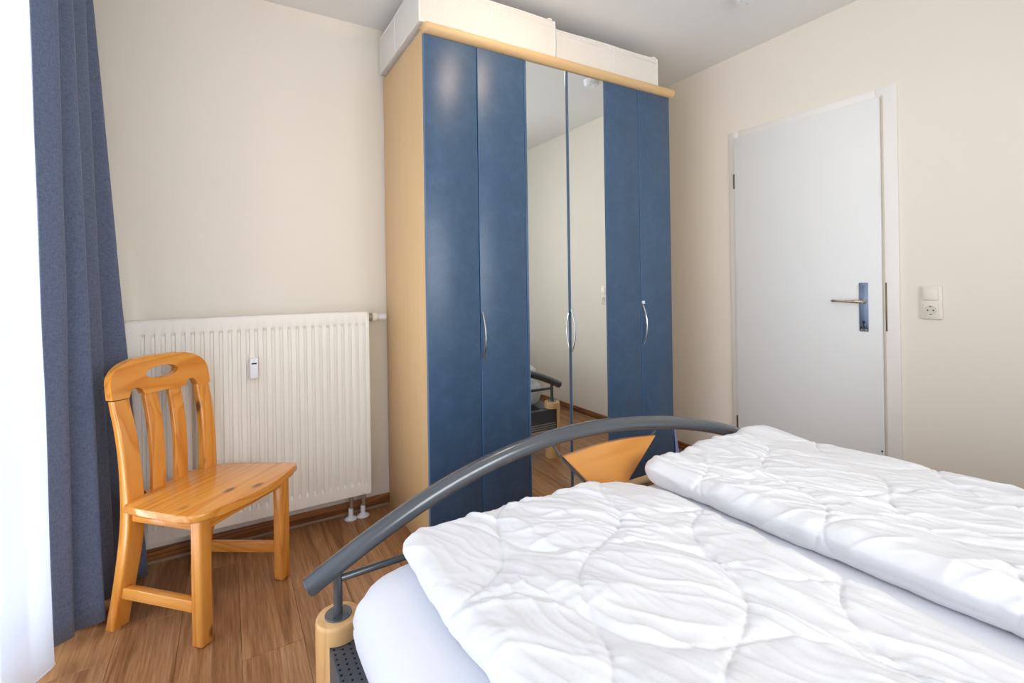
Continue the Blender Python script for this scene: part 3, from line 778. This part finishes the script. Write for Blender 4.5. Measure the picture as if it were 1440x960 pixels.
# arched tube (centre line measured on the photograph)
tx = np.array([.16, .26, .367, .484, .613, .755, .914, 1.091, 1.29, 1.438, 1.6, 1.753, 1.896]); tz = np.array([.453, .506, .555, .598, .637, .665, .677, .673, .649, .623, .582, .532, .468])
pc = np.polyfit(tx - 1, tz, 5)
xs_ = np.linspace(0.150, 1.902, 72); pts = [(float(x), BY, float(np.polyval(pc, x - 1))) for x in xs_]
b = B(); tube(b, pts, 0.0235, 28, caps=True)
bmesh.ops.bevel(b, geom=[e for e in b.edges if len(e.link_faces) == 2 and any(len(f.verts) > 8 for f in e.link_faces)], offset=0.0035, segments=3, affect='EDGES')
mk('footboard_tube', b, M_grey, bed)
tz_at = lambda x: float(np.polyval(pc, x - 1))
for (a, c) in ((BXL + 0.008, 0.70), (1.47, BXR - 0.008)):
    b = B(); tube(b, [(a + (c - a) * i / 10, BY, 0.449 + 0.010 * math.sin(PI * min(1, abs((a + (c - a) * i / 10) - (BXL if a < 1 else BXR)) / 0.9) / 2)) for i in range(11)], 0.0085, 14)
    mk('lower_bar', b, M_grey, bed)
b = B(); tube(b, [(0.69, BY, 0.459), (1.48, BY, 0.459)], 0.0125, 20); mk('lower_rail', b, M_beechX, bed, label='round beech lower rail')
# fan-shaped wooden panel with its two rods
tl, tr_, bl, br = (0.885, 0.611), (1.284, 0.607), (1.028, 0.464), (1.137, 0.464)
ou = [tl]
for i in range(1, 16):
    t = i / 16; ou.append((tl[0] + (tr_[0] - tl[0]) * t, tl[1] + (tr_[1] - tl[1]) * t + 0.013 * math.sin(PI * t)))
ou += [tr_, br, bl]
b = B(); prism(b, ou, 'Y', BY - 0.011, BY + 0.001, 0.0)
pn = mk('fan_panel', b, M_ply, bed, angle=0.5, label='fan-shaped orange wooden panel under the tube')
for (p, q) in (((0.853, BY + 0.004), tl), ((1.306, BY + 0.004), tr_)): pass
for (xa, (x1, z1), (x2, z2)) in ((0.851, tl, bl), (1.309, tr_, br)):
    za = tz_at(xa) - 0.018
    off = -0.004 if xa < 1 else 0.004
    b = B(); tube(b, [(xa, BY + 0.006, za), (x1 + off, BY + 0.006, z1), (x2 + off, BY + 0.006, z2 - 0.004)], 0.0045, 10); mk('rod', b, M_grey, bed)
# rails: sheet-metal boxes with a perforated top
def perf_plate(x0, x1, y0, y1, z, cols, pit, r=0.0032, stag=True, flip=False):
    """flat plate at height z with real octagonal holes (columns at given x)"""
    b = B(); bounds = [x0] + [(cols[i] + cols[i + 1]) / 2 for i in range(len(cols) - 1)] + [x1]
    vc = {}
    def v(x, y, zz=z):
        k = (round(x, 5), round(y, 5), round(zz, 5))
        if k not in vc: vc[k] = b.verts.new((x, y, zz))
        return vc[k]
    for ci, cx in enumerate(cols):
        xa, xb = bounds[ci], bounds[ci + 1]; y = y1 - (0 if not stag else 0.0) 
        ycur = y1 - 0.006 - (pit / 2 if (stag and ci % 2) else 0)
        if y1 - ycur > 1e-6: b.faces.new((v(xa, y1), v(xb, y1), v(xb, ycur), v(xa, ycur)))
        while ycur - pit > y0:
            ya, yb_ = ycur - pit, ycur; cy = (ya + yb_) / 2
            oct_ = [(cx + r * math.cos(PI / 8 + k * PI / 4), cy + r * math.sin(PI / 8 + k * PI / 4)) for k in range(8)]
            o = [v(*p) for p in oct_]; q = [v(*p, z - 0.002) for p in oct_]
            c = [v(xb, yb_), v(xa, yb_), v(xa, ya), v(xb, ya)]
            # corners: c0 (+,+) k=0,1 ; c1 (-,+) k=2,3 ; c2 k=4,5 ; c3 k=6,7
            for m in range(4):
                k = 2 * m
                b.faces.new((c[m], o[k], o[k + 1])); b.faces.new((c[m], o[k + 1], o[(k + 2) % 8], c[(m + 1) % 4]))
            for k in range(8): b.faces.new((o[k], q[k], q[(k + 1) % 8], o[(k + 1) % 8]))
            ycur = ya
        b.faces.new((v(xa, ycur), v(xb, ycur), v(xb, y0), v(xa, y0)))
    return b
RZ = 0.322
for side in (1, -1):
    xo = BXL - 0.0285 if side > 0 else BXR + 0.0285    # outer face
    X = lambda d: xo + side * d
    xa, xb = sorted((X(0), X(0.115)))
    b = B(); y0, y1 = -0.93, BY - 0.006
    xs0, xs1 = sorted((X(0), X(0.0022)))
    box(b, xs0, xs1, y0, y1, 0.190, RZ - 0.003, 0.0)
    xs0, xs1 = sorted((X(0.113), X(0.115))); box(b, xs0, xs1, y0, y1, 0.230, RZ - 0.003, 0.0)
    # rounded shoulder
    tube(b, [(X(0.003), y0, RZ - 0.003), (X(0.003), y1, RZ - 0.003)], 0.003, 10)
    r_ = mk('side_rail', b, M_greyflat, bed, angle=0.5)
    cols_ = [X(0.0085 + 0.0173 * i) for i in range(6)]
    if side < 0: cols_ = cols_[::-1]
    xs0, xs1 = sorted((X(0.003), X(0.115)))
    mk('perforated_top', perf_plate(xs0, xs1, y0, y1, RZ, cols_, 0.0165), M_greyflat, r_, smooth=False)
    mk('rail_shade_sheet', box(B(), *sorted((X(0.004), X(0.112))), y0, y1, RZ - 0.016, RZ - 0.012), M_hole_shade, r_, smooth=False)  # added dark sheet standing in for the shade below the holes
b = B(); xa, xb = BXL - 0.012, BXR + 0.012
box(b, xa, xb, BY + 0.032, BY + 0.035, 0.192, RZ - 0.001, 0.001, 1); box(b, xa, xb, BY - 0.005, BY + 0.034, RZ - 0.004, RZ - 0.001, 0.001, 1)
fr_ = mk('foot_rail', b, M_greyflat, bed)
b = B(); x = xa + 0.012; row = 0
while x < xb - 0.01:
    for q, zz_ in enumerate((0.204, 0.218, 0.232)): lathe(b, [(0.0033, 0.0), (0.0033, 0.0006)], (x + (0.006 if q % 2 else 0), BY + 0.035, zz_), 'Y', 8)
    x += 0.0125
o = mk('rail_holes', b, M_rad, fr_, smooth=False); o['kind'] = 'stuff'
mk('head_rail', box(B(), BXL - 0.012, BXR + 0.012, -0.965, -0.93, 0.19, RZ, 0.002), M_greyflat, bed)
for k in range(14):
    y = -0.80 + k * 0.135
    mk('slat', box(B(), BXL + 0.088, BXR - 0.088, y, y + 0.06, 0.309, 0.3205, 0.002, 1), M_beechX, bed)

# ------------------------------------------------------------------ mattress under a fitted sheet
def mattress():
    X0, X1, Y0, Y1 = 0.222, 1.838, -0.90, 1.150
    lv = [(0.3245, 0.060), (0.328, 0.046), (0.338, 0.030), (0.355, 0.015), (0.38, 0.004), (0.405, 0.0), (0.432, 0.002), (0.455, 0.010), (0.472, 0.022), (0.486, 0.040), (0.495, 0.062), (0.500, 0.090), (0.503, 0.13)]
    V = []; per = []
    nS, nC = 40, 10
    def loop(ins):
        R = max(0.02, 0.105 - ins * 0.25); x0, x1, y0, y1 = X0 + ins, X1 - ins, Y0 + ins, Y1 - ins; out = []
        cs = [(x1 - R, y1 - R, 0), (x0 + R, y1 - R, PI / 2), (x0 + R, y0 + R, PI), (x1 - R, y0 + R, 1.5 * PI)]
        for i, (cx, cy, s) in enumerate(cs):
            for k in range(nC): a = s + PI / 2 * k / nC; out.append((cx + R * math.cos(a), cy + R * math.sin(a)))
            nx_ = cs[(i + 1) % 4]; p = (cx + R * math.cos(s + PI / 2), cy + R * math.sin(s + PI / 2)); q = (nx_[0] + R * math.cos(nx_[2]), nx_[1] + R * math.sin(nx_[2]))
            for k in range(nS): out.append((p[0] + (q[0] - p[0]) * k / nS, p[1] + (q[1] - p[1]) * k / nS))
        return out
    nl = None
    for z, ins in lv:
        L = loop(ins); nl = len(L)
        for (x, y) in L:
            n_ = mnoise.noise(Vector((x * 6, y * 6, z * 10))) * 0.004 * (1 if z < 0.49 else 0.3)
            # gathered folds of the sheet at the corners
            cd_ = math.hypot(min(abs(x - X0), abs(x - X1)), min(abs(y - Y1), abs(y - Y0)))
            fo = 0.0045 * math.exp(-(cd_ / 0.12) ** 2) * math.sin(math.atan2(y - Y1, x - X0) * 26 + z * 30) * (1 if z < 0.47 else 0)
            dx, dy = x - (X0 + X1) / 2, y - (Y0 + Y1) / 2; m = max(abs(dx) / 0.8, abs(dy) / 1.0)
            V.append((x + (n_ + fo) * np.sign(dx), y + (n_ + fo) * np.sign(dy), z))
    F = []
    for j in range(len(lv) - 1):
        for k in range(nl): F.append((j * nl + k, j * nl + (k + 1) % nl, (j + 1) * nl + (k + 1) % nl, (j + 1) * nl + k))
    base = (len(lv) - 1) * nl
    F.append(tuple(range(base, base + nl))); F.append(tuple(range(nl))[::-1])
    return V, F
V, F = mattress()
o = mkpy('mattress', V, F, M_sheet, None, loc=(1.03, 0.12, 0.3245))
tag(o, 'double mattress under a smooth white fitted sheet on the bed frame', 'mattress')

# ------------------------------------------------------------------ duvets
def vnoise(x, y, seed, sc):
    """smooth numpy value noise"""
    rs = np.random.RandomState(seed); T = rs.rand(64, 64) * 2 - 1
    X = x * sc; Y = y * sc; xi = np.floor(X).astype(int); yi = np.floor(Y).astype(int); fx = X - xi; fy = Y - yi
    fx = fx * fx * fx * (fx * (fx * 6 - 15) + 10); fy = fy * fy * fy * (fy * (fy * 6 - 15) + 10)
    g = lambda a, b_: T[(a) % 64, (b_) % 64]
    return (g(xi, yi) * (1 - fx) + g(xi + 1, yi) * fx) * (1 - fy) + (g(xi, yi + 1) * (1 - fx) + g(xi + 1, yi + 1) * fx) * fy
def fbm(x, y, seed, sc, o=4, g=0.5):
    s = 0; a = 1
    for i in range(o): s = s + a * vnoise(x + 3.1 * i, y - 1.7 * i, seed + i, sc * 2 ** i); a *= g
    return s
def creases(u, v, ang, sc, ratio, seed, sharp=2.0):
    """long soft folds running in direction ang"""
    wu = u + 0.035 * fbm(u, v, seed + 50, 4, 3); wv = v + 0.035 * fbm(u, v, seed + 60, 4, 3)
    a = wu * math.cos(ang) + wv * math.sin(ang); c = -wu * math.sin(ang) + wv * math.cos(ang)
    n = fbm(a / ratio, c, seed, sc, 2, 0.5); return np.clip(1 - np.abs(n), 0, 1) ** sharp
def duvet(name, label, x0f, x1f, x0h, x1h, Y0, Y1, zb, r, seed, nu, nv, seamp, amp=1.0, foot_drop=0.0):
    """folded quilt lying on the mattress: a rounded slab with quilting seams and creases"""
    Wd, Ln = 1.0, Y1 - Y0
    wid = (x1f - x0f)
    thm = 2.55; e = r * thm
    hw, hl = wid / 2, Ln / 2
    U = np.concatenate([np.linspace(-hw + r - e, -hw + r, 30, endpoint=False), np.linspace(-hw + r, hw - r, nu, endpoint=False), np.linspace(hw - r, hw - r + e, 31)])
    Vv = np.concatenate([np.linspace(-hl + r - e, -hl + r, 16, endpoint=False), np.linspace(-hl + r, hl - r, nv, endpoint=False), np.linspace(hl - r, hl - r + e, 31)])
    u, v = np.meshgrid(U, Vv, indexing='ij')
    cr = 0.03
    cu = np.clip(u, -hw + r + cr, hw - r - cr); cv = np.clip(v, -hl + r + cr, hl - r - cr)
    # rounded plan corners: distance outside the shrunken core
    ox, oy = u - cu, v - cv; rho = np.hypot(ox, oy); dirx = np.where(rho > 1e-9, ox / np.maximum(rho, 1e-9), 0); diry = np.where(rho > 1e-9, oy / np.maximum(rho, 1e-9), 0)
    over = np.clip(rho - cr, 0, e); th = over / r
    flat = np.minimum(rho, cr)
    px_ = cu + dirx * (flat + r * np.sin(th)); py_ = cv + diry * (flat + r * np.sin(th))
    nx_, ny_, nz_ = dirx * np.sin(th), diry * np.sin(th), np.cos(th)
    z = r * np.cos(th) * 1.0
    # quilting: wavy seams on a diagonal lattice
    Pp, A, Q = 0.23, 0.036, 0.46
    wu_ = u + 0.008 * fbm(u, v, seed + 9, 3, 2)
    du = (wu_ + v) / math.sqrt(2) - seamp[0]; dv = (wu_ - v) / math.sqrt(2) - seamp[1]
    best = np.full(u.shape, 9.0)
    for (m_, n_) in ((du, dv), (dv, du)):
        for k in range(-6, 7):
            ph_ = 2 * PI * n_ / Q + PI * k
            best = np.minimum(best, np.abs(m_ - k * Pp - A * np.sin(ph_)) / np.sqrt(1 + (A * 2 * PI / Q * np.cos(ph_)) ** 2))
    puff = 0.0075 * (1 - np.exp(-best / 0.030)) - 0.0030 * np.exp(-(best / 0.004) ** 2)
    near = np.exp(-best / 0.055)
    up = np.clip(nz_ * 1.5 + 0.35, 0, 1)
    sm = lambda q, a, c: np.clip((q - a) / (c - a), 0, 1) ** 2 * (3 - 2 * np.clip((q - a) / (c - a), 0, 1))
    wr = 0.0085 * creases(u, v, 0.45 + PI / 2, 11.0, 5.0, seed, 3.0) * (0.2 + 0.8 * sm(vnoise(u, v, seed + 77, 3.0), -0.5, 0.2))
    wr = wr + 0.0070 * creases(u, v, 0.12 + PI / 2, 16.0, 5.0, seed + 5, 3.0) * sm(vnoise(u, v, seed + 78, 4.0), -0.5, 0.2)
    wr = wr + 0.0055 * creases(u, v, 0.85 + PI / 2, 20.0, 4.5, seed + 15, 3.0) * sm(vnoise(u, v, seed + 79, 4.0), -0.4, 0.3)
    wr = wr + 0.0040 * creases(u, v, 0.35 + PI / 2, 34.0, 4.0, seed + 25, 2.0) * (0.3 + 0.7 * near)
    wr = wr + 0.0014 * fbm(u, v, seed + 33, 30, 3) * (0.25 + near)
    lump = 0.007 * fbm(u, v, seed + 3, 3.0, 2)
    disp = amp * (puff + wr * 0.9 + lump * up) * (0.30 + 0.70 * up)
    px_ = px_ + nx_ * disp; py_ = py_ + ny_ * disp; z = z + nz_ * disp
    z = z - (z + r) * foot_drop * sm(px_, hw * 0.45, hw * 0.98) * sm(py_, hl * 0.72, hl * 0.97)
    # uneven outline
    px_ = px_ + 0.010 * np.sign(px_) * np.clip(np.abs(px_) / hw, 0, 1) ** 4 * fbm(py_ * 0 + 3.3, py_, seed + 21, 4.5, 3)
    py_ = py_ + 0.010 * np.clip(py_ / hl, 0, 1) ** 6 * fbm(px_, px_ * 0, seed + 22, 5, 3)
    # place in the world: the sides may splay towards the head
    t = (hl - py_) / Ln; xa = x0f + (x0h - x0f) * np.clip(t * 2.2, 0, 1); xb = x1f + (x1h - x1f) * np.clip(t * 2.2, 0, 1)
    wx = xa + (px_ + hw) / wid * (xb - xa); wy = (Y0 + Y1) / 2 + py_
    wz = np.maximum(zb + r + z, zb + 0.0005)
    Vt = np.stack([wx.ravel(), wy.ravel(), wz.ravel()], 1)
    # weld the pinched plan corners, close the underside
    nu_, nv_ = len(U), len(Vv)
    _, first, inv = np.unique(np.round(Vt, 5), axis=0, return_index=True, return_inverse=True)
    rem = first[inv.ravel()]; keep = np.unique(rem); new = np.full(len(Vt), -1); new[keep] = np.arange(len(keep)); idx = new[rem]
    Q = idx[np.array(grid_faces(nu_, nv_))][:, ::-1]
    F = []
    for q in Q.tolist():
        d = [q[k] for k in range(4) if q[k] != q[k - 1]]
        if len(set(d)) >= 3: F.append(d)
    G = idx.reshape(nu_, nv_); ring = list(G[:, 0]) + list(G[-1, 1:]) + list(G[-2::-1, -1]) + list(G[0, -2:0:-1])
    rg = [int(ring[k]) for k in range(len(ring)) if ring[k] != ring[k - 1]]
    F.append(rg[::-1])
    o = mkpy(name, Vt[keep], F, M_duvet, None, loc=((x0f + x1f) / 2, (Y0 + Y1) / 2, zb))
    return o
d1 = duvet('duvet', None, 0.346, 1.042, 0.344, 1.042, -0.72, 1.112, 0.5045, 0.030, 11, 190, 440, (0.20, -0.655), foot_drop=0.42)
tag(d1, 'folded white quilted duvet on the near half of the bed, beside the window', 'duvet', 'folded duvets on the bed')
d2 = duvet('duvet', None, 1.128, 1.790, 1.188, 1.835, -0.72, 1.116, 0.5045, 0.0345, 41, 190, 440, (0.05, -0.50))
tag(d2, 'folded white quilted duvet on the far half of the bed, towards the door', 'duvet', 'folded duvets on the bed')

# ------------------------------------------------------------------ curtains
def curtain(name, top, bot, z0, z1, mat, nz=40, per=14, parent=None, ease=1.0, ripple=0.003):
    a, c = crm(top, per), crm(bot, per); V = []
    for j in range(nz + 1):
        t = j / nz; s = t ** ease
        for i, (p, q) in enumerate(zip(a, c)):
            w = ripple * mnoise.noise(Vector((i * 0.09, t * 5, 0)))
            V.append((q[0] * (1 - s) + p[0] * s + w, q[1] * (1 - s) + p[1] * s + w, z0 + (z1 - z0) * t))
    return V, grid_faces(nz + 1, len(a))
ct = [(-.500, 1.945), (-.450, 2.02), (-.520, 2.065), (-.449, 2.15), (-.522, 2.215), (-.448, 2.335), (-.515, 2.36), (-.444, 2.405), (-.51, 2.45)]
cb = [(-.485, 2.045), (-.443, 2.080), (-.530, 2.095), (-.372, 2.118), (-.520, 2.165), (-.370, 2.275), (-.490, 2.300), (-.286, 2.362), (-.36, 2.385)]
V, F = curtain('curtain', ct, cb, 0.022, 2.459, M_curtain)
o = mkpy('curtain', V, F, M_curtain, None, loc=(-0.44, 2.2, 0.022))
md = o.modifiers.new('thick', 'SOLIDIFY'); md.thickness = 0.003; md.offset = 0
tag(o, 'heavy slate-blue curtain hanging in folds at the window, behind the pine chair', 'curtain')
st, sb = [], []
y = -0.62; k = 0
while y < 1.60:
    xx = -0.515 + (0.030 if k % 2 else -0.022)
    st.append((xx, y)); sb.append((xx + (0.014 if k % 2 else -0.006), y + 0.02)); y += 0.105 if k % 3 else 0.13; k += 1
st += [(-.52, 1.70), (-.485, 1.79), (-.475, 1.835), (-.498, 1.86), (-.525, 1.85)]
sb += [(-.525, 1.78), (-.502, 1.875), (-.463, 1.955), (-.485, 1.978), (-.515, 1.96)]
V, F = curtain('sheer', st, sb, 0.018, 2.459, M_sheer, nz=24, per=8, ripple=0.002)
o = mkpy('sheer_curtain', V, F, M_sheer, None, loc=(-0.5, 0.7, 0.018))
tag(o, 'translucent white sheer curtain covering the window, left of the blue curtain', 'curtain')
nn = len(crm(st, 8))
hb = B(); tube(hb, [V[i] for i in range(nn)], 0.0022, 6); h_ = mk('hem', hb, M_hem, o, loc=None); 
rd = thing('curtain_rail', 'white curtain rail on the ceiling above the window', 'curtain rail', (-0.49, 0.8, ZC - 0.03))
mk('track', box(B(), -0.545, -0.435, -0.75, 2.47, ZC - 0.022, ZC, 0.003), M_white, rd)
